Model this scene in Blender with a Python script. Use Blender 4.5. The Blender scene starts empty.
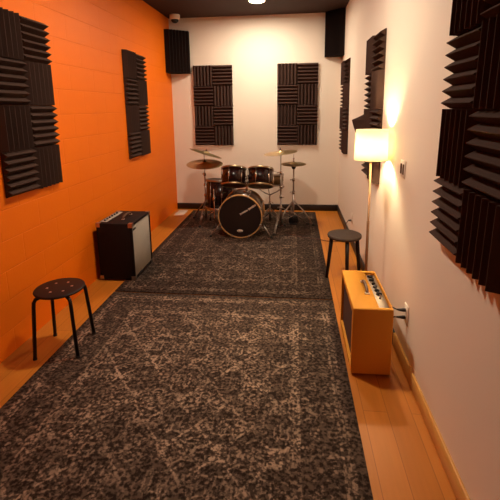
import bpy, bmesh, math, random
from mathutils import Vector, Matrix
random.seed(7)
S = 0.0254                       # everything below is laid out in inches
W, H, YB = 102.5, 116.8, -318.0  # room width, height, rear wall
scn = bpy.context.scene
COL = scn.collection
PI = math.pi

# ------------------------------------------------------------------ mesh helper
class MB:
    def __init__(self, M=None):
        self.bm = bmesh.new(); self.M = M or Matrix.Identity(4); self.smooth = []
    def v(self, p):
        return self.bm.verts.new(self.M @ Vector(p))
    def face(self, vs, smooth=False):
        try:
            f = self.bm.faces.new(vs); f.smooth = smooth; return f
        except ValueError:
            return None
    def box(self, x0, x1, y0, y1, z0, z1, bev=0, seg=2):
        b = bmesh.new()
        bmesh.ops.create_cube(b, size=1)
        for q in b.verts:
            q.co = Vector(((x0+x1)/2 + q.co.x*(x1-x0), (y0+y1)/2 + q.co.y*(y1-y0), (z0+z1)/2 + q.co.z*(z1-z0)))
        if bev:
            bmesh.ops.bevel(b, geom=b.edges[:], offset=bev, segments=seg, profile=.5, affect='EDGES')
        self.absorb(b, bev > 0)
    def absorb(self, b, smooth=False):
        mp = {q: self.v(q.co) for q in b.verts}
        for f in b.faces:
            self.face([mp[q] for q in f.verts], smooth and f.calc_area() < 1e9)
        b.free()
    def prism(self, pts, z0, z1):
        a = [self.v((x, y, z0)) for x, y in pts]; c = [self.v((x, y, z1)) for x, y in pts]
        n = len(pts)
        for i in range(n):
            self.face([a[i], a[(i+1) % n], c[(i+1) % n], c[i]])
        self.face(a[::-1]); self.face(c)
    def lathe(self, prof, n=28, smooth=True, caps=True):
        rings = []
        for r, z in prof:
            if r < 1e-6: rings.append([self.v((0, 0, z))])
            else: rings.append([self.v((r*math.cos(2*PI*i/n), r*math.sin(2*PI*i/n), z)) for i in range(n)])
        for a, b in zip(rings, rings[1:]):
            for i in range(n):
                j = (i+1) % n
                if len(a) == 1 and len(b) == 1: continue
                if len(a) == 1: self.face([a[0], b[j], b[i]], smooth)
                elif len(b) == 1: self.face([a[i], a[j], b[0]], smooth)
                else: self.face([a[i], a[j], b[j], b[i]], smooth)
        if caps:
            for r_, flip in ((rings[0], True), (rings[-1], False)):
                if len(r_) > 1: self.face(r_[::-1] if flip else r_)
    def ring(self, R, r, z, hh=None, n=40):
        """hoop: rectangular-ish section of width r, half height hh"""
        hh = hh or r
        prof = [(R-r, z-hh), (R+r*.6, z-hh), (R+r, z-hh*.6), (R+r, z+hh*.6), (R+r*.6, z+hh), (R-r, z+hh), (R-r, z-hh)]
        rings = [[self.v((a*math.cos(2*PI*i/n), a*math.sin(2*PI*i/n), b)) for i in range(n)] for a, b in prof[:-1]]
        m = len(rings)
        for k in range(m):
            a, b = rings[k], rings[(k+1) % m]
            for i in range(n):
                j = (i+1) % n
                self.face([a[i], a[j], b[j], b[i]], False)
    def tube(self, pts, r, n=8, caps=True):
        pts = [Vector(p) for p in pts]
        rr = r if isinstance(r, (list, tuple)) else [r]*len(pts)
        prev = None; rings = []
        for i, p in enumerate(pts):
            t = (pts[min(i+1, len(pts)-1)] - pts[max(i-1, 0)]).normalized()
            if prev is None:
                up = Vector((0, 0, 1)) if abs(t.z) < .9 else Vector((1, 0, 0))
                a = t.cross(up).normalized()
            else:
                a = (prev - t*prev.dot(t)).normalized()
            prev = a; b = t.cross(a)
            rings.append([self.v(p + a*rr[i]*math.cos(2*PI*k/n) + b*rr[i]*math.sin(2*PI*k/n)) for k in range(n)])
        for a, b in zip(rings, rings[1:]):
            for k in range(n):
                j = (k+1) % n
                self.face([a[k], a[j], b[j], b[k]], True)
        if caps:
            self.face(rings[0][::-1]); self.face(rings[-1])
    def build(self, name, mat, parent=None, origin=None):
        bmesh.ops.recalc_face_normals(self.bm, faces=self.bm.faces[:])
        if origin is None:
            origin = root_origin(parent) if parent is not None else Vector((0, 0, 0))
        o0 = Vector(origin)
        for q in self.bm.verts: q.co = (q.co - o0)*S
        me = bpy.data.meshes.new(name); self.bm.to_mesh(me); self.bm.free()
        me.materials.append(mat)
        o = bpy.data.objects.new(name, me); COL.objects.link(o)
        if parent is not None: o.parent = parent
        else: o.location = o0*S
        return o

def carve(m, boxes):
    """cut box-shaped recesses out of a mesh builder's shape"""
    bmesh.ops.recalc_face_normals(m.bm, faces=m.bm.faces[:])
    me = bpy.data.meshes.new('carved'); m.bm.to_mesh(me); o = bpy.data.objects.new('carved', me); COL.objects.link(o); tmp = []
    for b in boxes:
        c = MB(); c.box(*b); bmesh.ops.recalc_face_normals(c.bm, faces=c.bm.faces[:])
        mc = bpy.data.meshes.new('cutter'); c.bm.to_mesh(mc); c.bm.free(); oc = bpy.data.objects.new('cutter', mc); COL.objects.link(oc)
        k = o.modifiers.new('cut', 'BOOLEAN'); k.operation = 'DIFFERENCE'; k.solver = 'EXACT'; k.object = oc; tmp.append(oc)
    dg = bpy.context.evaluated_depsgraph_get(); dg.update()
    res = bpy.data.meshes.new_from_object(o.evaluated_get(dg))
    m.bm.clear(); m.bm.from_mesh(res)
    for q in [o]+tmp: bpy.data.objects.remove(q, do_unlink=True)

ORIG = {}
def root_origin(o):
    while o.parent is not None: o = o.parent
    return ORIG[o.name]
def thing(name, loc, label, cat, group=None):
    o = bpy.data.objects.new(name, None); COL.objects.link(o)
    o.empty_display_size = .05
    o.location = Vector(loc)*S; ORIG[o.name] = Vector(loc)
    return tag(o, label, cat, group)
def tag(o, label, cat, group=None):
    o['label'] = label; o['category'] = cat
    if group: o['group'] = group
    return o
def struct(o):
    o['kind'] = 'structure'; return o
def frame(loc, z, x=(1, 0, 0)):
    """matrix whose local z points along z"""
    z = Vector(z).normalized(); x = Vector(x); x = (x - z*x.dot(z)).normalized(); y = z.cross(x)
    m = Matrix((x, y, z)).transposed().to_4x4(); m.translation = Vector(loc); return m
def bez(pts, n=8):
    """Catmull-Rom through pts"""
    P = [Vector(p) for p in pts]; P = [P[0]*2-P[1]] + P + [P[-1]*2-P[-2]]; out = []
    for i in range(1, len(P)-2):
        for k in range(n):
            t = k/n; a, b, c, d = P[i-1:i+3]
            out.append(.5*((2*b) + (c-a)*t + (2*a-5*b+4*c-d)*t*t + (3*b-a-3*c+d)*t**3))
    out.append(P[-2]); return out

# ------------------------------------------------------------------ materials
def lin(c):
    return tuple(((v/255)/12.92 if v/255 < .04045 else ((v/255+.055)/1.055)**2.4) for v in c) + (1,)
def mat(name, rgb, rough=.6, metal=0, spec=.5, noise=0, nscale=20, bump=0, bscale=60, coat=0):
    m = bpy.data.materials.new(name); m.use_nodes = True
    nt = m.node_tree; N = nt.nodes; L = nt.links; b = N['Principled BSDF']
    col = rgb if len(rgb) == 4 else lin(rgb)
    b.inputs['Base Color'].default_value = col
    b.inputs['Roughness'].default_value = rough; b.inputs['Metallic'].default_value = metal
    b.inputs['Specular IOR Level'].default_value = spec
    b.inputs['Coat Weight'].default_value = coat; b.inputs['Coat Roughness'].default_value = .08
    tc = N.new('ShaderNodeTexCoord')
    if noise:
        n = N.new('ShaderNodeTexNoise'); n.inputs['Scale'].default_value = nscale; n.inputs['Detail'].default_value = 4
        L.new(tc.outputs['Object'], n.inputs['Vector'])
        mx = N.new('ShaderNodeMix'); mx.data_type = 'RGBA'
        mx.inputs[6].default_value = tuple(c*(1-noise) for c in col[:3])+(1,)
        mx.inputs[7].default_value = tuple(min(1, c*(1+noise)) for c in col[:3])+(1,)
        L.new(n.outputs['Fac'], mx.inputs[0]); L.new(mx.outputs[2], b.inputs['Base Color'])
    if bump:
        n2 = N.new('ShaderNodeTexNoise'); n2.inputs['Scale'].default_value = bscale; n2.inputs['Detail'].default_value = 3
        L.new(tc.outputs['Object'], n2.inputs['Vector'])
        bp = N.new('ShaderNodeBump'); bp.inputs['Strength'].default_value = bump; bp.inputs['Distance'].default_value = .002
        L.new(n2.outputs['Fac'], bp.inputs['Height']); L.new(bp.outputs['Normal'], b.inputs['Normal'])
    return m

M_foam = mat('charcoal_foam', (.056, .029, .022, 1), .95, spec=.15, noise=.25, nscale=250, bump=.25, bscale=900)
M_trap = mat('dark_foam', (.014, .008, .007, 1), .95, spec=.1, noise=.2, nscale=250)
M_white = mat('white_paint', (.84, .735, .62, 1), .7, spec=.3, bump=.12, bscale=120)
M_ceil = mat('dark_ceiling', (.048, .023, .017, 1), .75, spec=.25, bump=.1, bscale=90)
M_base = mat('dark_baseboard', (.018, .010, .009, 1), .5)
M_trimwood = mat('wood_trim', (.60, .30, .075, 1), .45)
M_chrome = mat('chrome', (.62, .55, .49, 1), .2, metal=1)
M_steel = mat('worn_chrome', (.42, .36, .32, 1), .35, metal=1)
M_tomhoop = mat('aged_gold_hoop', (.34, .23, .13, 1), .35, metal=1)
M_panel = mat('brushed_panel_metal', (.30, .24, .19, 1), .55, metal=.8)
M_brass = mat('cymbal_bronze', (.52, .38, .19, 1), .36, metal=1, noise=.12, nscale=40)
M_shell = mat('burgundy_lacquer', (.016, .003, .002, 1), .25, spec=.3, coat=.25, noise=.4, nscale=18)
M_hoopw = mat('gold_maple_hoop', (.55, .30, .11, 1), .35, coat=.3)
M_blackhead = mat('black_drum_head', (.012, .006, .006, 1), .4)
M_head = mat('coated_drum_head', (.7, .64, .55, 1), .55)
M_black = mat('black_plastic', (.012, .009, .009, 1), .45)
M_rubber = mat('black_rubber', (.02, .015, .014, 1), .7)
M_tolex = mat('black_tolex', (.009, .004, .004, 1), .65, spec=.18, bump=.4, bscale=700)
M_grille = mat('silver_grille_cloth', (.36, .31, .26, 1), .8, noise=.25, nscale=350, bump=.3, bscale=500)
M_stool = mat('black_painted_metal', (.012, .005, .005, 1), .45, spec=.25)
M_stoolw = mat('dark_stool_wood', (.045, .028, .021, 1), .6, spec=.2, noise=.25, nscale=30)
M_screw = mat('screw_metal', (.7, .6, .55, 1), .3, metal=1)
M_oxblood = mat('oxblood_grille_cloth', (.075, .026, .012, 1), .85, noise=.3, nscale=300)
M_plate = mat('white_plate_plastic', (.85, .76, .66, 1), .4)
M_leather = mat('brown_leather', (.11, .045, .02, 1), .5)
M_pole = mat('bronze_pole', (.30, .17, .09, 1), .4, metal=.6)
M_cord = mat('red_brown_cord', (.10, .028, .014, 1), .5)
M_vent = mat('pale_vent_metal', (.62, .50, .42, 1), .5)
M_corner = mat('metal_corner', (.55, .36, .27, 1), .35, metal=.9)

def tweed():
    m = mat('yellow_tweed', (.70, .34, .065, 1), .7, spec=.2)
    nt = m.node_tree; N = nt.nodes; L = nt.links; b = N['Principled BSDF']
    tc = N.new('ShaderNodeTexCoord'); mp = N.new('ShaderNodeMapping'); mp.inputs['Rotation'].default_value = (.4, .6, PI/4)
    w = N.new('ShaderNodeTexWave'); w.inputs['Scale'].default_value = 130; w.inputs['Distortion'].default_value = 1.5
    L.new(tc.outputs['Object'], mp.inputs[0]); L.new(mp.outputs[0], w.inputs['Vector'])
    mx = N.new('ShaderNodeMix'); mx.data_type = 'RGBA'
    mx.inputs[6].default_value = (.60, .235, .022, 1); mx.inputs[7].default_value = (.76, .35, .045, 1)
    L.new(w.outputs['Fac'], mx.inputs[0]); L.new(mx.outputs[2], b.inputs['Base Color'])
    return m
M_tweed = tweed()

def orange_block():
    m = mat('orange_painted_block', (.80, .19, .016, 1), .5, spec=.35)
    nt = m.node_tree; N = nt.nodes; L = nt.links; b = N['Principled BSDF']
    tc = N.new('ShaderNodeTexCoord'); sp = N.new('ShaderNodeSeparateXYZ'); cb = N.new('ShaderNodeCombineXYZ')
    L.new(tc.outputs['Object'], sp.inputs[0])
    ay = N.new('ShaderNodeMath'); ay.inputs[1].default_value = 400*S - 6*S; L.new(sp.outputs['Y'], ay.inputs[0])
    az = N.new('ShaderNodeMath'); az.inputs[1].default_value = 16*S - 6.6*S; L.new(sp.outputs['Z'], az.inputs[0])
    L.new(ay.outputs[0], cb.inputs[0]); L.new(az.outputs[0], cb.inputs[1])
    br = N.new('ShaderNodeTexBrick')
    br.inputs['Scale'].default_value = 1; br.inputs['Brick Width'].default_value = 16*S; br.inputs['Row Height'].default_value = 8*S
    br.inputs['Mortar Size'].default_value = .16*S; br.inputs['Mortar Smooth'].default_value = .6
    L.new(cb.outputs[0], br.inputs['Vector'])
    n = N.new('ShaderNodeTexNoise'); n.inputs['Scale'].default_value = 55; n.inputs['Detail'].default_value = 5
    L.new(tc.outputs['Object'], n.inputs['Vector'])
    b1 = N.new('ShaderNodeBump'); b1.inputs['Strength'].default_value = .18; b1.inputs['Distance'].default_value = .004
    L.new(n.outputs['Fac'], b1.inputs['Height'])
    b2 = N.new('ShaderNodeBump'); b2.invert = True; b2.inputs['Strength'].default_value = .5; b2.inputs['Distance'].default_value = .007
    L.new(br.outputs['Fac'], b2.inputs['Height']); L.new(b1.outputs[0], b2.inputs['Normal']); L.new(b2.outputs[0], b.inputs['Normal'])
    n2 = N.new('ShaderNodeTexNoise'); n2.inputs['Scale'].default_value = 1.5; L.new(tc.outputs['Object'], n2.inputs['Vector'])
    mx = N.new('ShaderNodeMix'); mx.data_type = 'RGBA'
    mx.inputs[6].default_value = (.80, .150, .003, 1); mx.inputs[7].default_value = (.88, .180, .004, 1)
    L.new(n2.outputs['Fac'], mx.inputs[0]); L.new(mx.outputs[2], b.inputs['Base Color'])
    return m
M_orange = orange_block()
M_orange.node_tree.nodes['Principled BSDF'].inputs['Specular IOR Level'].default_value = .2

def wood_floor():
    m = mat('golden_plank_floor', (.55, .24, .05, 1), .42, spec=.3)
    nt = m.node_tree; N = nt.nodes; L = nt.links; b = N['Principled BSDF']
    tc = N.new('ShaderNodeTexCoord'); mp = N.new('ShaderNodeMapping'); mp.inputs['Rotation'].default_value = (0, 0, PI/2)
    L.new(tc.outputs['Object'], mp.inputs[0])
    br = N.new('ShaderNodeTexBrick'); br.inputs['Scale'].default_value = 1
    br.inputs['Brick Width'].default_value = 48*S; br.inputs['Row Height'].default_value = 5*S; br.inputs['Mortar Size'].default_value = .05*S
    br.inputs['Color1'].default_value = (.50, .165, .016, 1); br.inputs['Color2'].default_value = (.60, .205, .024, 1); br.inputs['Mortar'].default_value = (.26, .08, .01, 1)
    L.new(mp.outputs[0], br.inputs['Vector'])
    mp2 = N.new('ShaderNodeMapping'); mp2.inputs['Scale'].default_value = (40, 3, 1); L.new(tc.outputs['Object'], mp2.inputs[0])
    n = N.new('ShaderNodeTexNoise'); n.inputs['Scale'].default_value = 1; n.inputs['Detail'].default_value = 6; L.new(mp2.outputs[0], n.inputs['Vector'])
    mx = N.new('ShaderNodeMix'); mx.data_type = 'RGBA'; mx.blend_type = 'MULTIPLY'; mx.inputs[0].default_value = .45
    L.new(br.outputs['Color'], mx.inputs[6]); L.new(n.outputs['Color'], mx.inputs[7])
    cr = N.new('ShaderNodeValToRGB'); cr.color_ramp.elements[0].color = (.6, .6, .6, 1); cr.color_ramp.elements[1].color = (1.15, 1.15, 1.15, 1)
    L.new(n.outputs['Fac'], cr.inputs[0]); L.new(cr.outputs[0], mx.inputs[7])
    L.new(mx.outputs[2], b.inputs['Base Color'])
    return m
M_wood = wood_floor()

def rug_mat(name, wid, leng, contrast):
    """faded oriental rug: mirrored ornament, border bands, worn patches; object coords from the rug's middle"""
    m = mat(name, (.05, .04, .035, 1), .95, spec=.1)
    nt = m.node_tree; N = nt.nodes; L = nt.links; b = N['Principled BSDF']
    def math_(op, a, c=None, clamp=False):
        k = N.new('ShaderNodeMath'); k.operation = op; k.use_clamp = clamp
        for i, q in enumerate((a, c)):
            if q is None: continue
            if isinstance(q, (int, float)): k.inputs[i].default_value = q
            else: L.new(q, k.inputs[i])
        return k.outputs[0]
    def mapr(x, a, b_, c=0., d=1.):
        k = N.new('ShaderNodeMapRange'); k.inputs[1].default_value = a; k.inputs[2].default_value = b_; k.inputs[3].default_value = c; k.inputs[4].default_value = d
        L.new(x, k.inputs[0]); return k.outputs[0]
    tc = N.new('ShaderNodeTexCoord'); sp = N.new('ShaderNodeSeparateXYZ'); L.new(tc.outputs['Object'], sp.inputs[0])
    ax = math_('ABSOLUTE', sp.outputs['X']); ayy = math_('ABSOLUTE', sp.outputs['Y'])
    # repeats of the ornament, mirrored
    rx = math_('PINGPONG', ax, 5.5*S); ry = math_('PINGPONG', ayy, 6.5*S)
    cb = N.new('ShaderNodeCombineXYZ'); L.new(rx, cb.inputs[0]); L.new(ry, cb.inputs[1])
    v1 = N.new('ShaderNodeTexVoronoi'); v1.feature = 'DISTANCE_TO_EDGE'; v1.inputs['Scale'].default_value = 15; L.new(cb.outputs[0], v1.inputs['Vector'])
    n1 = N.new('ShaderNodeTexNoise'); n1.inputs['Scale'].default_value = 17; n1.inputs['Detail'].default_value = 2; n1.inputs['Distortion'].default_value = 1.4; L.new(cb.outputs[0], n1.inputs['Vector'])
    # diamond lattice
    dl = math_('ADD', math_('DIVIDE', rx, 5.5*S), math_('DIVIDE', ry, 6.5*S))
    wob = N.new('ShaderNodeTexNoise'); wob.inputs['Scale'].default_value = 22; L.new(cb.outputs[0], wob.inputs['Vector'])
    dd = math_('ABSOLUTE', math_('ADD', math_('SUBTRACT', dl, 1.25), math_('MULTIPLY', wob.outputs['Fac'], .5)))
    lat = mapr(dd, .05, .11, 1, 0)
    e = mapr(v1.outputs['Distance'], .0, .10, 1, 0)
    f = mapr(n1.outputs['Fac'], .48, .56)
    pat = math_('MAXIMUM', math_('MULTIPLY', e, .75), math_('MAXIMUM', math_('MULTIPLY', f, .8), lat))
    # borders
    dx = math_('SUBTRACT', wid/2*S, ax); dy = math_('SUBTRACT', leng/2*S, ayy); dm = math_('MINIMUM', dx, dy)
    def band(c, w): return mapr(math_('ABSOLUTE', math_('SUBTRACT', dm, c*S)), w*S*.6, w*S, 1, 0)
    lines = math_('MAXIMUM', math_('MAXIMUM', band(4, .35), band(12, .35)), math_('MAXIMUM', band(13.2, .3), band(2.9, .25)))
    edge = mapr(dm, 1.6*S, 2.4*S, 0, 1)
    inb = math_('MULTIPLY', mapr(dm, 4*S, 4.3*S), mapr(dm, 12*S, 12.3*S, 1, 0))
    n4 = N.new('ShaderNodeTexVoronoi'); n4.inputs['Scale'].default_value = 11; L.new(cb.outputs[0], n4.inputs['Vector'])
    ros = mapr(math_('ABSOLUTE', math_('SUBTRACT', n4.outputs['Distance'], .28)), .04, .12, 1, 0)
    pat2 = math_('ADD', math_('MULTIPLY', pat, math_('SUBTRACT', 1.0, inb)), math_('MULTIPLY', math_('MAXIMUM', ros, math_('MULTIPLY', f, .6)), inb))
    pat3 = math_('MULTIPLY', math_('MAXIMUM', pat2, math_('MULTIPLY', lines, .8)), edge)
    # wear and pile speckle
    w1 = N.new('ShaderNodeTexNoise'); w1.inputs['Scale'].default_value = 5; w1.inputs['Detail'].default_value = 6; L.new(tc.outputs['Object'], w1.inputs['Vector'])
    wear = mapr(w1.outputs['Fac'], .35, .65, .12, 1.0)
    w2 = N.new('ShaderNodeTexNoise'); w2.inputs['Scale'].default_value = 60; w2.inputs['Detail'].default_value = 3; L.new(tc.outputs['Object'], w2.inputs['Vector'])
    spk = mapr(w2.outputs['Fac'], .42, .60, .0, 1)
    fac = math_('ADD', math_('MULTIPLY', math_('MULTIPLY', pat3, wear), math_('ADD', math_('MULTIPLY', spk, .95), .15)), math_('MULTIPLY', spk, .20), True)
    mx = N.new('ShaderNodeMix'); mx.data_type = 'RGBA'
    mx.inputs[6].default_value = (.022, .013, .010, 1); mx.inputs[7].default_value = tuple(c*contrast for c in (.41, .28, .20))+(1,)
    L.new(fac, mx.inputs[0]); L.new(mx.outputs[2], b.inputs['Base Color'])
    bp = N.new('ShaderNodeBump'); bp.inputs['Strength'].default_value = .35; bp.inputs['Distance'].default_value = .003
    L.new(w2.outputs['Fac'], bp.inputs['Height']); L.new(bp.outputs[0], b.inputs['Normal'])
    return m

def emit(name, rgb, s):
    m = bpy.data.materials.new(name); m.use_nodes = True; nt = m.node_tree; nt.nodes.remove(nt.nodes['Principled BSDF'])
    e = nt.nodes.new('ShaderNodeEmission'); e.inputs[0].default_value = rgb+(1,); e.inputs[1].default_value = s
    nt.links.new(e.outputs[0], nt.nodes['Material Output'].inputs[0]); return m
LIGHT = 260.0
LED = (1.0, .84, .645)
M_led = emit('ceiling_led', LED, LIGHT*1.6)
M_led2 = emit('ceiling_led_dim', LED, LIGHT*1.7)
def shade_mat():
    m = bpy.data.materials.new('cream_lamp_shade'); m.use_nodes = True; nt = m.node_tree; N = nt.nodes; L = nt.links
    N.remove(N['Principled BSDF'])
    d = N.new('ShaderNodeBsdfDiffuse'); d.inputs[0].default_value = (.88, .80, .64, 1)
    t = N.new('ShaderNodeBsdfTranslucent'); t.inputs[0].default_value = (.68, .60, .46, 1)
    x = N.new('ShaderNodeMixShader'); x.inputs[0].default_value = .6
    L.new(d.outputs[0], x.inputs[1]); L.new(t.outputs[0], x.inputs[2]); L.new(x.outputs[0], N['Material Output'].inputs[0]); return m
M_shade = shade_mat()

# ------------------------------------------------------------------ the room
m = MB(); m.box(-6, W+6, YB-6, 6, -6, 0); struct(m.build('floor', M_wood))
m = MB(); m.box(-6, W+6, YB-6, 6, H, H+6); struct(m.build('ceiling', M_ceil))
m = MB(); m.box(-6, 0, YB, 6, 0, H); struct(m.build('wall_left', M_orange))
m = MB(); m.box(0, W, 0, 6, 0, H); struct(m.build('wall_back', M_white))
m = MB(); m.box(W, W+6, YB, 6, 0, H); struct(m.build('wall_right', M_white))
m = MB(); m.box(0, W, YB-6, YB, 0, H); struct(m.build('wall_rear', M_white))
def baseboard(name, x0, x1, y0, y1, h, mt):
    m = MB(); m.box(x0, x1, y0, y1, 0, h, .12, 1); return struct(m.build(name, mt, origin=(x0, y0, 0)))
baseboard('baseboard_back', 0.02, W-.02, -.6, -.01, 3.9, M_base)
baseboard('baseboard_right', W-.6, W-.01, -143, -.62, 3.9, M_base)
baseboard('trim_1', W-.6, W-.01, YB+.1, -143.1, 3.9, M_trimwood)

# ------------------------------------------------------------------ foam panels
def tile_mesh(mapf, vert, bend=None):
    m = MB(); n = 6; ns = 12 if bend else 1
    prof = [(0, .35)]
    for k in range(n):
        prof += [(2*k+.94, 2.0), (2*k+1.06, 2.0), (2*k+2, .35)]
    prof = [(min(max(a, .03), 11.97), w) for a, w in prof]
    def P(a, b, w):
        u, v = (a, b) if vert else (b, a)
        if bend: w = w + bend(u, v)
        return mapf(u, v, w)
    rows = []
    for s in range(ns+1):
        bb = .03 + (11.94)*s/ns
        rows.append(([m.v(P(a, bb, w)) for a, w in prof], [m.v(P(a, bb, .03)) for a, w in prof]))
    for (t0, b0), (t1, b1) in zip(rows, rows[1:]):
        for i in range(len(prof)-1):
            m.face([t0[i], t0[i+1], t1[i+1], t1[i]]); m.face([b0[i], b1[i], b1[i+1], b0[i+1]])
        m.face([t0[0], t1[0], b1[0], b0[0]]); m.face([t0[-1], b0[-1], b1[-1], t1[-1]])
    for t, b in (rows[0], rows[-1]):
        for i in range(len(prof)-1):
            m.face([t[i], b[i], b[i+1], t[i+1]])
    bmesh.ops.remove_doubles(m.bm, verts=m.bm.verts[:], dist=1e-5)
    return m
def panel(label, loc, mapper, peel=None, skew=0):
    t = thing('acoustic_foam_panel', loc, label, 'foam panel', 'wedge foam panels on the walls')
    for r in range(4):
        for c in range(2):
            f = (lambda u, v, w, r=r, c=c: mapper(c*12+u + random_off[r], (3-r)*12+v, w))
            tile_mesh(f, (r+c) % 2 == 0, peel if peel and (r, c) == (2, 0) else None).build('foam_tile', M_foam, t)
    return t
random_off = [0, 0, 0, 0]
panel('charcoal wedge foam panel on the orange wall above the four-legged stool', (0, -150.6, 41.5),
      lambda u, v, w: (w, -150.6+u, 41.5+v))
panel('charcoal wedge foam panel on the orange wall between the black amplifier and the drum corner', (0, -71, 41.7),
      lambda u, v, w: (w, -71+u, 41.7+v))
panel('square-on charcoal foam panel on the pale back wall nearest the orange wall', (13.8, 0, 41.3),
      lambda u, v, w: (13.8+u, -w, 41.3+v))
panel('square-on charcoal foam panel on the pale back wall above the hi-hat side of the drums', (64.8, 0, 41.3),
      lambda u, v, w: (64.8+u, -w, 41.3+v))
panel('edge-on dark foam panel on the white side wall right below the ceiling-high corner trap', (W, -12, 39.6),
      lambda u, v, w: (W-w, -12-u, 39.6+v))
panel('lamp-lit brown foam panel with one peeling tile, behind the floor lamp shade', (W, -90.5, 39),
      lambda u, v, w: (W-w, -90.5-u, 39+v), peel=lambda u, v: 4.9*max(0, 1-u/10)**1.5*(min(1, v/8))**.5*min(1, max(0, (9.4-v)/.9)))
panel('big close charcoal foam panel on the white wall above the yellow amplifier\'s outlet', (W, -168.1, 39.3),
      lambda u, v, w: (W-w, -168.5-u-.05*v, 39.3+v))

def corner_trap(x, sx, z0, z1, lx, ly, label):
    n = 7; pts = [(x+sx*.03, -.03), (x+sx*lx, -.03)]
    a = Vector((x+sx*lx, -1.4)); b = Vector((x+sx*1.4, -ly)); nrm = Vector((sx, -1)).normalized()
    for k in range(n):
        p = a.lerp(b, k/n); q = a.lerp(b, (k+.5)/n) + nrm*1.1
        pts += [tuple(p), tuple(q)]
    pts += [tuple(b), (x+sx*.03, -ly)]
    m = MB(); m.prism(pts, z0, z1)
    tag(m.build('corner_bass_trap', M_trap, origin=(x, 0, z0)), label, 'bass trap', 'foam bass traps in the corners')
corner_trap(0, 1, 84.8, 109, 12.2, 10.5, 'black ridged foam bass trap in the orange wall corner under the dome camera')
corner_trap(W, -1, 92.2, H-.05, 10.2, 10, 'black foam bass trap touching the ceiling in the white wall corner')

# ------------------------------------------------------------------ ceiling lamps, camera
def ceiling_lamp(x, y, label, mt):
    t = thing('ceiling_light', (x, y, H), label, 'ceiling light', 'round ceiling lights')
    m = MB(Matrix.Translation((x, y, H))); m.lathe([(3.6, -.02), (4.4, -.02), (4.4, -.35), (4.1, -.6), (3.6, -.6), (3.6, -.02)], 32, caps=False); m.build('trim_ring', M_plate, t)
    m = MB(Matrix.Translation((x, y, H))); m.lathe([(0, -.5), (3.58, -.5), (3.58, -.1), (0, -.1)], 32); m.build('diffuser', mt, t)
ceiling_lamp(56, -33, 'round bright ceiling light above the drum kit', M_led)
ceiling_lamp(54, -132, 'round ceiling light over the front rug, above the picture', M_led2)

t = thing('dome_camera', (6.5, -9, H), 'small white dome security camera on the ceiling corner by the orange wall', 'security camera')
m = MB(Matrix.Translation((6.5, -9, H))); m.lathe([(2.9, -.02), (3.0, -.3), (3.0, -2.0), (2.6, -2.6), (2.2, -2.7), (0, -2.7)], 28); m.build('housing', M_plate, t)
m = MB(Matrix.Translation((6.5, -9, H))); m.lathe([(2.2, -2.72), (2.05, -3.4), (1.5, -4.1), (.8, -4.45), (0, -4.55)], 24); m.build('dome_cover', M_black, t)

# ------------------------------------------------------------------ rugs
def rug(y0, y1, label, contrast, name='rug'):
    x0, x1 = 11.6, 88.3; cx, cy = (x0+x1)/2, (y0+y1)/2
    m = MB(); m.box(x0, x1, y0, y1, .01, .4, .12, 1)
    o = m.build('rug', rug_mat(name, x1-x0, y1-y0, contrast), origin=(cx, cy, 0))
    tag(o, label, 'rug', 'distressed oriental rugs')
rug(-118.4, -5, 'faded dark oriental rug under the drum kit', .6, 'rug_weave_back')
rug(-232, -119.1, 'faded grey-brown oriental rug nearest the viewer, reaching the bottom of the picture', 1.0, 'rug_weave_front')
m = MB(); m.box(2.2, 8.2, -16.5, -4.2, .01, .25, .08, 1)
tag(m.build('floor_vent', M_vent, origin=(5.2, -10, 0)), 'pale flat vent cover on the wooden floor in the back corner by the orange wall', 'floor vent')
RZ = .41

# ------------------------------------------------------------------ stools
def stool():
    cx, cy = 12.9, -151.6; Z = 17.6
    t = thing('stool', (cx, cy, 0), 'black round metal stool with four legs beside the orange wall', 'stool')
    T = Matrix.Translation((cx, cy, 0))
    m = MB(T); m.lathe([(0, Z-.7), (5.6, Z-.7), (6.2, Z-.55), (6.35, Z-.3), (6.2, Z-.08), (5.9, Z), (0, Z)], 40); m.build('seat', M_stool, t)
    for k in range(7):
        a = k*PI/3 + .3; r = 3.1 if k < 6 else 0
        if k == 6: continue
        m = MB(T); m.M = Matrix.Translation((cx+r*math.cos(a), cy+r*math.sin(a), Z)); m.lathe([(0, 0), (.36, 0), (.3, .07), (0, .08)], 10); m.build('screw', M_screw, t)
    for k in range(4):
        a = PI/4 + k*PI/2 + .12; d = Vector((math.cos(a), math.sin(a), 0)); c = Vector((cx, cy, 0))
        gz = RZ if (c+d*7.9).x > 11.6 else .0
        pts = [c+d*2.0+Vector((0, 0, Z-1.15)), c+d*5.2+Vector((0, 0, Z-1.15)), c+d*6.1+Vector((0, 0, Z-1.35)), c+d*6.6+Vector((0, 0, Z-2.1)), c+d*6.75+Vector((0, 0, Z-3.2)), c+d*7.9+Vector((0, 0, gz+.3))]
        m = MB(); m.tube(pts, .48, 10); l = m.build('leg', M_stool, t)
        m = MB(); m.tube([c+d*7.88+Vector((0, 0, gz+.5)), c+d*7.92+Vector((0, 0, gz+.02))], .56, 10); m.build('rubber_foot', M_rubber, l)
stool()
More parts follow.
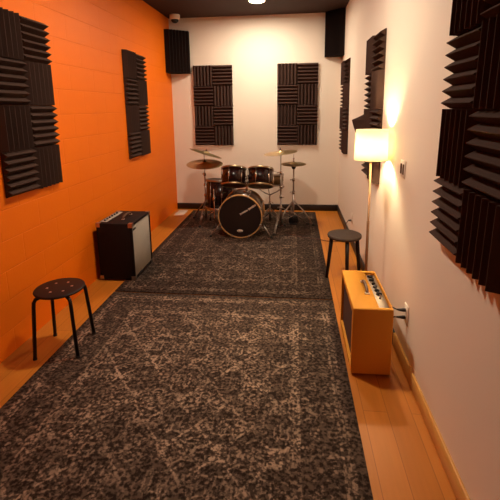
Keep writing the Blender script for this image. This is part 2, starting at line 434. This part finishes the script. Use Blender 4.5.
def stool2():
    cx, cy, Z = 93.8, -100.6, 17.6
    t = thing('stool', (cx, cy, 0), 'dark round stool behind the yellow amplifier near the white wall', 'stool')
    m = MB(Matrix.Translation((cx, cy, 0))); m.lathe([(0, Z-1.3), (5.7, Z-1.3), (6.1, Z-1.1), (6.25, Z-.6), (6.15, Z-.15), (5.8, Z), (0, Z)], 40); m.build('seat', M_stoolw, t)
    for ang in (183, 8, 275):
        a = math.radians(ang); d = Vector((math.cos(a), math.sin(a), 0)); c = Vector((cx, cy, 0))
        gz = RZ if (c+d*6.6).x < 88.3 else 0
        m = MB(); m.tube([c+d*4.7+Vector((0, 0, Z-1.32)), c+d*6.2+Vector((0, 0, gz+.01))], [.75, .6], 12); m.build('leg', M_stool, t)
stool2()

# ------------------------------------------------------------------ black amplifier
def black_amp():
    x0, x1, y0, y1, z0, z1 = 2.0, 15.9, -109.8, -91, .7, 22.6
    t = thing('guitar_amplifier', ((x0+x1)/2, (y0+y1)/2, 0), 'black combo amplifier with pale grey grille against the orange wall', 'amplifier')
    m = MB()
    m.box(x0, x1-1.0, y0, y1, z0, z1, .35)
    m.box(x1-1.2, x1, y0, y0+.8, z0, z1, .2); m.box(x1-1.2, x1, y1-.8, y1, z0, z1, .2)
    m.box(x1-1.2, x1, y0+.6, y1-.6, z0, z0+.9, .2); m.box(x1-1.2, x1, y0+.6, y1-.6, z1-.9, z1, .2)
    m.build('cabinet', M_tolex, t)
    m = MB(); m.box(x1-.98, x1-.3, y0+.85, y1-.85, z0+.95, z1-.95, .1, 1); g = m.build('grille', M_grille, t)
    m = MB(); m.box(x1-.3, x1-.15, y0+1.4, y0+4.0, z1-3.0, z1-2.2, .08, 1); m.build('nameplate', M_black, g)
    m = MB(); m.box(x0+.6, x0+3.4, y0+2, y1-2, z1-.05, z1+.12, .05, 1); p = m.build('control_panel', M_grille, t)
    for k in range(6):
        m = MB(Matrix.Translation((x0+2, y0+3.4+k*2.1, z1+.12))); m.lathe([(0, 0), (.42, 0), (.36, .5), (0, .5)], 12); m.build('knob', M_black, p)
    yc = (y0+y1)/2; xh = (x0+x1)/2+1.2
    m = MB(); m.tube(bez([(xh, yc-3.6, z1+.1), (xh, yc-2.9, z1+1.0), (xh, yc, z1+1.35), (xh, yc+2.9, z1+1.0), (xh, yc+3.6, z1+.1)], 6), .38, 8); h = m.build('handle', M_leather, t)
    for s in (-1, 1):
        m = MB(); m.box(xh-.5, xh+.5, yc+s*3.6-.6, yc+s*3.6+.6, z1-.02, z1+.3, .1, 1); m.build('handle_cap', M_screw, h)
    for x in (x0, x1):
        for y in (y0, y1):
            for z in (z0, z1):
                sx = 1 if x == x0 else -1; sy = 1 if y == y0 else -1; sz = 1 if z == z0 else -1
                m = MB(); a = .06; L_ = 1.5
                m.box(*sorted((x-sx*a, x+sx*L_)), *sorted((y-sy*a, y+sy*.02)), *sorted((z-sz*a, z+sz*L_)))
                m.box(*sorted((x-sx*a, x+sx*.02)), *sorted((y-sy*a, y+sy*L_)), *sorted((z-sz*a, z+sz*L_)))
                m.box(*sorted((x-sx*a, x+sx*L_)), *sorted((y-sy*a, y+sy*L_)), *sorted((z-sz*a, z+sz*.02)))
                m.build('corner_protector', M_corner if sz < 0 else M_steel, t)
    for x in (x0+1.5, x1-1.5):
        for y in (y0+1.5, y1-1.5):
            gz = RZ if x > 11 else 0
            m = MB(Matrix.Translation((x, y, 0))); m.lathe([(0, gz+.01), (.6, gz+.01), (.75, z0+.02), (0, z0+.02)], 14); m.build('foot', M_rubber, t)
black_amp()

# ------------------------------------------------------------------ tweed amplifier
def tweed_amp():
    x0, x1, y0, y1, z0, z1 = 88.9, 98.2, -156.8, -134.2, .55, 17.6
    t = thing('guitar_amplifier', ((x0+x1)/2, (y0+y1)/2, 0), 'yellow tweed combo amplifier standing by the white wall outlet', 'amplifier')
    m = MB(); m.box(x0, x1, y0, y1, z0, z1, .35, 3)
    carve(m, [(x0-1, x0+1.2, y0+1.4, y1-1.4, z0+2.0, z1-1.5), (x1-3.2, x1-.45, y0+.9, y1-1.6, z1-1.45, z1+1)])
    m.build('cabinet', M_tweed, t)
    m = MB(); m.box(x0+.6, x0+1.19, y0+1.41, y1-1.41, z0+2.01, z1-1.51); m.build('grille', M_oxblood, t)
    m = MB(); m.box(x1-3.15, x1-.5, y0+.95, y1-1.65, z1-1.44, z1-.75, .06, 1); p = m.build('control_panel', M_panel, t)
    for k in range(7):
        y = y1-3.2-k*2.05; x = x1-1.75
        if k < 6:
            m = MB(Matrix.Translation((x, y, z1-.75)) @ Matrix.Rotation(.5*k, 4, 'Z'))
            m.lathe([(0, 0), (.55, 0), (.48, .55), (0, .55)], 12); m.box(-.95, .5, -.2, .2, .1, .72, .08, 1)
            m.build('knob', M_black, p)
        else:
            m = MB(Matrix.Translation((x, y, z1-.75))); m.lathe([(0, 0), (.3, 0), (.25, .3), (.1, .3), (.14, 1.0), (0, 1.05)], 10); m.build('toggle_switch', M_steel, p)
    xh = x0+4.6; yc = (y0+y1)/2
    m = MB(); pts = bez([(xh, yc-3.4, z1+.1), (xh, yc-2.2, z1+.85), (xh, yc, z1+1.15), (xh, yc+2.2, z1+.85), (xh, yc+3.4, z1+.1)], 6)
    m.tube(pts, .42, 8); h = m.build('handle', M_leather, t)
    for s in (-1, 1):
        m = MB(); m.box(xh-.6, xh+.6, yc+s*3.4-.55, yc+s*3.4+.55, z1-.02, z1+.32, .1, 1); m.build('handle_cap', M_screw, h)
    for x in (x0+1.6, x1-1.2):
        for y in (y0+1.5, y1-1.5):
            m = MB(Matrix.Translation((x, y, 0))); m.lathe([(0, .01), (.55, .01), (.6, z0+.02), (0, z0+.02)], 12); m.build('foot', M_rubber, t)
tweed_amp()

# ------------------------------------------------------------------ outlets, switch and cords
def outlet(y, z, label, name='wall_outlet', cat='outlet', sw=False, hy=1.5, hz=2.4, mp=None):
    M_plate = mp or globals()['M_plate']
    t = thing(name, (W, y, z), label, cat)
    m = MB(); m.box(W-.28, W-.01, y-hy, y+hy, z-hz, z+hz, .1, 1); m.build('cover_plate', M_plate, t)
    if not sw:
        for s in (-1, 1):
            m = MB(frame((W-.27, y, z+s*.95), (-1, 0, 0), (0, 1, 0))); m.lathe([(0, 0), (.62, 0), (.6, .08), (0, .08)], 16); m.build('socket', M_plate, t)
    else:
        for s in (-1, 1):
            m = MB(); m.box(W-.5, W-.2, y+s*1.0-.42, y+s*1.0+.42, z-1.3, z+1.3, .08, 1); m.build('switch_rocker', M_leather, t)
outlet(-151.9, 14.2, 'white wall outlet with two black plugs near the yellow amplifier')
outlet(-60, 12.2, 'white wall outlet low on the far white wall behind the dark stool', mp=M_white)
outlet(-141.3, 48.2, 'small wall switch plate beside the floor lamp', 'light_switch', 'light switch', True, 2.1, 2.2)
def cord(y, z, path, label, mt, plug_label=None, r=.16):
    t = thing('power_cord', path[0], label, 'cord')
    m = MB(); m.tube(bez(path, 8), r, 6); m.build('cable', mt, t)
    p = Vector(path[0])
    m = MB(); m.tube([(W-.36, y, z), (W-.9, y, z), (W-1.6, y, z), tuple(p)], [.42, .45, .34, .2], 10); m.build('plug', M_black, t)
cord(-151.9, 15.15, [(W-2.4, -151.7, 15.15), (W-3.2, -150.6, 15.1), (98.9, -148.5, 14.0), (98.6, -146, 10), (98.7, -144, 3), (98.8, -142, .2), (99.2, -139, .2)],
     'black power cord from the upper socket arching behind the yellow amplifier', M_black)
cord(-151.9, 13.25, [(W-2.4, -151.8, 13.2), (W-3.0, -151.4, 12.8), (99.3, -150.6, 10.5), (99.2, -149.8, 5), (99.4, -148, .4), (100.2, -144, .2)],
     'black power cord from the lower socket dropping behind the yellow amplifier', M_black)
cord(-60, 11.2, [(W-2.0, -59.5, 10.7), (W-2.6, -57.5, 8.5), (W-2.8, -53.5, 4.5), (100.2, -54, .4), (98.5, -57.3, .22), (94.5, -59, .22), (90.5, -58.4, .3), (86.5, -57, .62), (78.3, -54.2, .62), (71, -48.3, .62)],
     'thin reddish cord running across the floor and rug to the drums', M_cord)

# ------------------------------------------------------------------ floor lamp
def floor_lamp():
    x, y = 97.2, -126.3
    t = thing('floor_lamp', (x, y, 0), 'lit floor lamp with a cream drum shade by the white wall', 'floor lamp')
    T = Matrix.Translation((x, y, 0))
    m = MB(T); m.lathe([(0, .01), (4.6, .01), (4.6, .5), (4.2, .85), (.8, 1.1), (.5, 2.0), (0, 2.0)], 32); m.build('base', M_pole, t)
    m = MB(T); m.tube([(0, 0, 1), (0, 0, 30), (0, 0, 30.05), (0, 0, 48.2)], [.42, .42, .34, .34], 10); m.build('pole', M_pole, t)
    z0, z1 = 48.6, 57.3; rb, rt = 4.75, 4.5
    m = MB(T); m.lathe([(rb, z0), (rt, z1), (rt-.09, z1), (rb-.09, z0), (rb, z0)], 44, caps=False); sh = m.build('lamp_shade', M_shade, t)
    m = MB(T)
    for k in range(3):
        a = k*2*PI/3; m.tube([(0, 0, z0+.9), (4.6*math.cos(a), 4.6*math.sin(a), z0+.6)], .08, 6)
    m.build('shade_spider', M_steel, sh)
    m = MB(T); m.lathe([(0, 48.0), (.8, 48.0), (.85, 50.4), (0, 50.4)], 16); m.build('socket', M_steel, t)
    m = MB(T); m.lathe([(0, 50.42), (.55, 50.5), (.7, 51.2), (1.15, 52.2), (1.2, 53.0), (.85, 53.8), (0, 54.2)], 20)
    m.build('bulb', emit('warm_bulb', (1.0, .78, .46), BULB), t)
BULB = 580
floor_lamp()

# ------------------------------------------------------------------ drum kit
def drum(t, Mx, R, D, nl, lug_mat=M_chrome, shell=M_shell, hoop=M_chrome, top=M_head, bot=M_blackhead, claw=False, hr=.28, hh=.55):
    m = MB(Mx); m.lathe([(R-.25, 0), (R-.05, 0), (R-.05, D), (R-.25, D)], 48); m.build('shell', shell, t)
    for z, mt in ((D+.06, top), (-.06, bot)):
        m = MB(Mx); m.lathe([(0, z-.05), (R-.1, z-.05), (R-.1, z+.05), (0, z+.05)], 48, smooth=False); m.build('drum_head', mt, t)
    for z in (D, 0):
        m = MB(Mx); m.ring(R+.12, hr, z, hh, 48); m.build('hoop', hoop, t)
    for k in range(nl):
        a = 2*PI*k/nl + .25
        m = MB(Mx @ Matrix.Rotation(a, 4, 'Z'))
        m.box(R-.08, R+.55, -.4, .4, D*.5-1.1, D*.5+1.1, .18, 1)
        m.tube([(R+.42, 0, -hh), (R+.42, 0, D+hh)], .13, 6)
        if claw:
            for z in (0, D): m.box(R-.1, R+.75, -.5, .5, z-hh-.15, z+hh+.15, .15, 1)
        m.build('lug', lug_mat, t)

def tripod(t, x, y, z_hub, rad, ang0, gz=RZ, mt=M_steel):
    for k in range(3):
        a = ang0 + k*2*PI/3; d = Vector((math.cos(a), math.sin(a), 0)); c = Vector((x, y, 0))
        m = MB()
        for s in (-1, 1):
            e = Vector((-d.y, d.x, 0))*.3*s
            m.tube([c+d*.6+e+Vector((0, 0, z_hub)), c+d*rad*.55+e+Vector((0, 0, z_hub*.55+.6)), c+d*rad+e+Vector((0, 0, gz+.45))], .2, 6)
        m.tube([c+d*.5+Vector((0, 0, z_hub*.25+.6)), c+d*rad*.55+Vector((0, 0, z_hub*.55+.6))], .18, 6)
        l = m.build('leg', mt, t)
        m = MB(); q = c+d*rad; m.box(q.x-.75, q.x+.75, q.y-.75, q.y+.75, gz+.01, gz+.95, .25, 2); m.build('rubber_foot', M_rubber, l)
def pole(t, x, y, segs, knobs):
    m = MB()
    for z0, z1, r in segs: m.tube([(x, y, z0), (x, y, z1)], r, 10)
    m.build('pole', M_steel, t)
    for z, a in knobs:
        m = MB(Matrix.Translation((x, y, z))); m.lathe([(0, -.7), (.75, -.7), (.75, .7), (0, .7)], 12)
        d = Vector((math.cos(a), math.sin(a), 0)); e = Vector((-d.y, d.x, 0))
        m.tube([d*.6, d*1.7], .2, 6); m.tube([d*1.7-e*.9, d*1.7+e*.9], .25, 6)
        m.build('wing_nut', M_chrome, t)
def cymbal(loc, R, nrm, label, name='cymbal', group='bronze cymbals'):
    t = thing(name, loc, label, 'cymbal', group)
    Mx = frame(loc, nrm)
    m = MB(Mx)
    up = [(R, -R*.075), (R*.6, -R*.03), (R*.24, 0), (R*.2, .35), (R*.1, .72), (.25, .8)]
    m.lathe(up + [(q, z-.09) for q, z in up[::-1]] + [up[0]], 48, caps=False); m.build('bow', M_brass, t)
    m = MB(Mx); m.lathe([(0, .75), (.65, .75), (.7, 1.15), (.25, 1.2), (.25, 2.0), (0, 2.0)], 12); m.build('felt_and_wing_nut', M_black, t)
    return t

# bass drum
bx, by = 48.9, -58.0
t = thing('bass_drum', (bx, by+8, 0), 'large bass drum with black front head and gold wooden hoop, facing the viewer', 'drum')
BR = 10.6; bz = RZ+BR+.52
BM = frame((bx, by+.5, bz), (0, 1, 0), (1, 0, 0))     # local z runs into the room
m = MB(BM); m.lathe([(BR-.25, 0), (BR-.05, 0), (BR-.05, 15.5), (BR-.25, 15.5)], 56); m.build('shell', mat('lamplit_shell_lacquer', (.10, .055, .035, 1), .3, coat=.6, noise=.5, nscale=90), t)  # pale bronze speckle in the colour stands in for lamp glimmer on the lacquer
for z, mt in ((-.1, M_blackhead), (15.6, M_head)):
    m = MB(BM); m.lathe([(0, z-.06), (BR-.1, z-.06), (BR-.1, z+.06), (0, z+.06)], 56, smooth=False); hd = m.build('drum_head', mt, t)
    if mt is M_blackhead: fronthead = hd
for z in (0, 15.5):
    m = MB(BM); m.ring(BR+.12, .26, z, .8, 64); m.build('hoop', M_hoopw, t)
for k in range(8):
    a = 2*PI*k/8 + PI/8
    m = MB(BM @ Matrix.Rotation(a, 4, 'Z'))
    for z in (0, 15.5): m.box(BR-.3, BR+.62, -.45, .45, z-.98, z+.98, .15, 1)
    m.box(BR-.08, BR+.5, -.4, .4, 5.5, 10, .18, 1); m.tube([(BR+.3, 0, .5), (BR+.3, 0, 15)], .13, 6)
    m.build('lug', M_steel, t)
# illegible pale script and oval badge on the head
def script(x, z, ang, length, amp):
    pts = []
    ca, sa = math.cos(ang), math.sin(ang)
    for i in range(141):
        u = i/140; th = u*2*PI*9
        px = u*length + .32*math.sin(th)*amp; pz = amp*(.55*math.cos(th)*(1.25 if int(u*9) in (0, 5) else .8))
        pts.append((x + px*ca - pz*sa, by+.28-.02, z + px*sa + pz*ca))
    return pts
m = MB(); m.tube(script(48.9, 12.6, math.radians(30), 4.3, .62), .15, 5); m.tube(script(53.1, 15.1, math.radians(34), 4.3, .7), .17, 5)
m.build('lettering', M_vent, fronthead)
m = MB(frame((48.7, by+.26, 4.2), (0, -1, 0), (1, 0, 0)) @ Matrix.Diagonal((1, .48, 1, 1))); m.lathe([(0, 0), (1.55, 0), (1.5, .06), (0, .06)], 24); m.build('emblem', M_vent, fronthead)
for s in (-1, 1):
    m = MB(); p0 = Vector((bx+s*BR*.93, by+6, bz-BR*.36)); p1 = Vector((bx+s*15.2, by+1.5, RZ+.3))
    m.tube([p0, p0.lerp(p1, .5), p1], [.34, .34, .24], 8); m.box(p0.x-.7, p0.x+.7, p0.y-.8, p0.y+.8, p0.z-.9, p0.z+.9, .2, 1)
    sp_ = m.build('spur', M_steel, t)
    m = MB(Matrix.Translation((p1.x, p1.y, RZ+.01))); m.lathe([(0, 0), (.45, 0), (.45, .9), (0, .9)], 10); m.build('rubber_tip', M_rubber, sp_)
m = MB()
tx, ty, tz = 51.4, -49.0, bz+BR
m.box(tx-1.6, tx+1.6, ty-1.6, ty+1.6, tz-.25, tz+.6, .2, 1)
m.tube([(tx, ty, tz+.3), (tx, ty, tz+4.6)], .62, 12); m.box(tx-1.1, tx+1.1, ty-.9, ty+.9, tz+3.4, tz+5.2, .25, 1)
m.build('tom_mount', M_chrome, t)
for s, tcx in ((-1, 44.9), (1, 57.9)):
    m = MB(); ex = tcx - s*6.95
    m.tube([(tx+s*.4, ty, tz+4.4), (tx+s*1.2, ty, tz+6.2), (tx+s*.15, ty+.4, tz+7.3)], .36, 8); m.build('tom_arm', M_chrome, t)

def tom(x, y, z, R, D, label, tilt):
    t = thing('rack_tom', (x, y, z), label, 'drum', 'rack toms on the bass drum')
    Mx = frame((x, y, z), (0, tilt, 1))
    drum(t, Mx, R, D, 6, hoop=M_tomhoop, hr=.22, hh=.4)
tom(44.8, -49.6, 25.6, 6.1, 8.6, 'dark burgundy rack tom nearer the orange wall, mounted above the bass drum', .42)
tom(58.3, -49.6, 25.3, 6.25, 8.6, 'dark burgundy rack tom nearer the snare, mounted above the bass drum', .42)

# floor tom
t = thing('floor_tom', (34.4, -33, RZ), 'dark floor tom standing behind the bass drum on the orange-wall side', 'drum')
drum(t, frame((34.4, -33, 9.6), (0.04, .1, 1)), 8.0, 15.2, 8, hoop=M_steel, top=M_blackhead, lug_mat=M_steel)
for k in range(3):
    a = k*2*PI/3 + .35; d = Vector((math.cos(a), math.sin(a), 0)); c = Vector((34.4, -33, 0))
    m = MB(); m.tube([c+d*8.75+Vector((0, 0, 22)), c+d*8.75+Vector((0, 0, 6)), c+d*9.2+Vector((0, 0, RZ+.5))], .27, 8)
    q = c+d*8.4; m.box(q.x-.7, q.x+.7, q.y-.7, q.y+.7, 15, 17.5, .2, 1); l = m.build('leg', M_chrome, t)
    m = MB(Matrix.Translation((c+d*9.2)+Vector((0, 0, RZ+.01)))); m.lathe([(0, 0), (.6, 0), (.45, 1.4), (0, 1.4)], 10); m.build('rubber_foot', M_rubber, l)

# snare and its stand
sx, sy, sz = 61.9, -31.0, 23.0
t = thing('snare_drum', (sx, sy, sz), 'small metal snare drum peeking out beside the rack toms', 'drum')
M_snare = mat('antique_brass_shell', (.17, .11, .06, 1), .3, metal=1)
drum(t, frame((sx, sy, sz), (.06, .05, 1)), 7.0, 5.6, 8, shell=M_snare, hoop=M_steel, hr=.25, hh=.4)
t = thing('snare_stand', (sx, sy, RZ), 'metal tripod stand holding the snare drum', 'stand')
pole(t, sx, sy, [(2, 12, .5), (11, 17, .36)], [(12, .3)])
m = MB()
for k in range(3):
    a = k*2*PI/3 - .3; d = Vector((math.cos(a), math.sin(a), 0)); c = Vector((sx, sy, 0))
    m.tube([c+Vector((0, 0, 16.6)), c+d*4+Vector((0, 0, 18.6)), c+d*7.9+Vector((0, 0, 21.4)), c+d*8.05+Vector((0, 0, 22.9))], .28, 8)
m.build('basket', M_steel, t)
tripod(t, sx, sy, 9, 9.5, -.5)

# cymbal stands
cx, cy = 25.6, -30.0
t = thing('cymbal_stand', (cx, cy, RZ), 'tall metal cymbal stand by the orange wall holding two cymbals', 'stand', 'cymbal stands')
pole(t, cx, cy, [(2, 16, .52), (15.5, 28, .42), (27.5, 41.2, .24)], [(16, -.6), (27.8, 2.2), (22, .2)])
tripod(t, cx, cy, 12, 11, .4)
cymbal((cx+.2, cy, 34.3), 10.1, (.03, -.14, 1), 'wide flat ride cymbal, the lower of the two by the orange wall')
cymbal((cx+1.2, cy-.3, 40.2), 9.2, (.32, .10, 1), 'steeply tilted crash cymbal above the ride cymbal')
cx, cy = 68.2, -37.0
t = thing('cymbal_stand', (cx, cy, RZ), 'tall metal cymbal stand beside the snare holding one crash cymbal', 'stand', 'cymbal stands')
pole(t, cx, cy, [(1, 17, .52), (16.5, 30, .42), (29.5, 41.2, .3)], [(17, -.9), (30, 2.6), (22.5, .1), (11, 2.9)])
tripod(t, cx, cy, 11, 15.5, -1.75)
cymbal((cx-.2, cy, 41.2), 8.8, (-.10, -.03, 1), 'single crash cymbal on the stand next to the hi-hat', group='bronze cymbals')

# hi-hat
hx, hy = 74.9, -30.0
t = thing('hi_hat_stand', (hx, hy, RZ), 'hi-hat stand with pedal and splayed legs nearest the white wall', 'stand')
pole(t, hx, hy, [(2, 18, .55), (17.5, 32.6, .42), (32, 39.2, .14)], [(18, 2.9), (25, 3.0)])
tripod(t, hx, hy, 13, 11.5, -.35)
m = MB(Matrix.Translation((hx, hy, 31))); m.lathe([(0, 0), (.8, 0), (1.3, 1.2), (1.3, 1.6), (.3, 1.9), (0, 1.9)], 14); m.build('cymbal_seat', M_black, t)
m = MB()
m.box(hx-2.1, hx+2.1, hy-3.2, hy+7.5, RZ+.02, RZ+.6, .15, 1)
pm = MB(Matrix.Translation((hx, hy+7, RZ+.6)) @ Matrix.Rotation(-.28, 4, 'X')); pm.box(-1.8, 1.8, -10, 0, 0, .5, .15, 1); pm.build('pedal', M_black, t)
m.tube([(hx, hy-2.6, RZ+.4), (hx, hy-2.6, 4.0), (hx, hy, 4.6)], .2, 6)
m.box(hx-2.5, hx+2.5, hy-1.3, hy+1.3, RZ+.5, 4.8, .4, 2)
m.build('pedal_frame', M_black, t)
t = thing('hi_hat_cymbals', (hx, hy, 33.4), 'closed pair of hi-hat cymbals nearest the white wall', 'cymbal')
for nm, s, z in (('bottom_cymbal', -1, 33.3), ('top_cymbal', 1, 34.0)):
    m = MB(Matrix.Translation((hx, hy, z)) @ Matrix.Rotation(.05, 4, 'X')); R = 6.7
    up = [(R, -s*.35), (R*.6, -s*.1), (R*.27, s*.05), (R*.22, s*.35), (R*.1, s*.7), (.3, s*.75)]
    m.lathe(up+[(q, zz-.08*s) for q, zz in up[::-1]]+[up[0]], 44, caps=False); m.build(nm, M_brass, t)
m = MB(Matrix.Translation((hx, hy, 34.8))); m.lathe([(0, 0), (.5, 0), (.55, .5), (.3, .6), (.3, 1.6), (.5, 1.7), (.5, 2.2), (0, 2.2)], 12); m.build('clutch', M_steel, t)

# ------------------------------------------------------------------ camera
F, YAW, PITCH, ROLL, CY = 396.39, .111, .1902, -.0137, 184.08
f = Vector((-math.sin(YAW)*math.cos(PITCH), math.cos(YAW)*math.cos(PITCH), -math.sin(PITCH)))
r = Vector((math.cos(YAW), math.sin(YAW), 0)); u = r.cross(f)
r2 = math.cos(ROLL)*r + math.sin(ROLL)*u; u2 = -math.sin(ROLL)*r + math.cos(ROLL)*u
cam = bpy.data.cameras.new('camera'); co = bpy.data.objects.new('camera', cam); COL.objects.link(co)
mw = Matrix((r2, u2, -f)).transposed().to_4x4(); mw.translation = Vector((74.80, -244.22, 63.94))*S
co.matrix_world = mw
cam.sensor_width = 36; cam.sensor_fit = 'HORIZONTAL'; cam.lens = 36*F/500; cam.shift_x = 0; cam.shift_y = (CY-250)/500
cam.clip_start = .02; cam.clip_end = 50
scn.camera = co

w = bpy.data.worlds.new('world'); scn.world = w; w.use_nodes = True
w.node_tree.nodes['Background'].inputs[0].default_value = (.02, .012, .008, 1); w.node_tree.nodes['Background'].inputs[1].default_value = .1
vs = scn.view_settings
vs.view_transform = 'Standard'; vs.look = 'None'; vs.gamma = 1; vs.use_curve_mapping = False; vs.exposure = 0.4
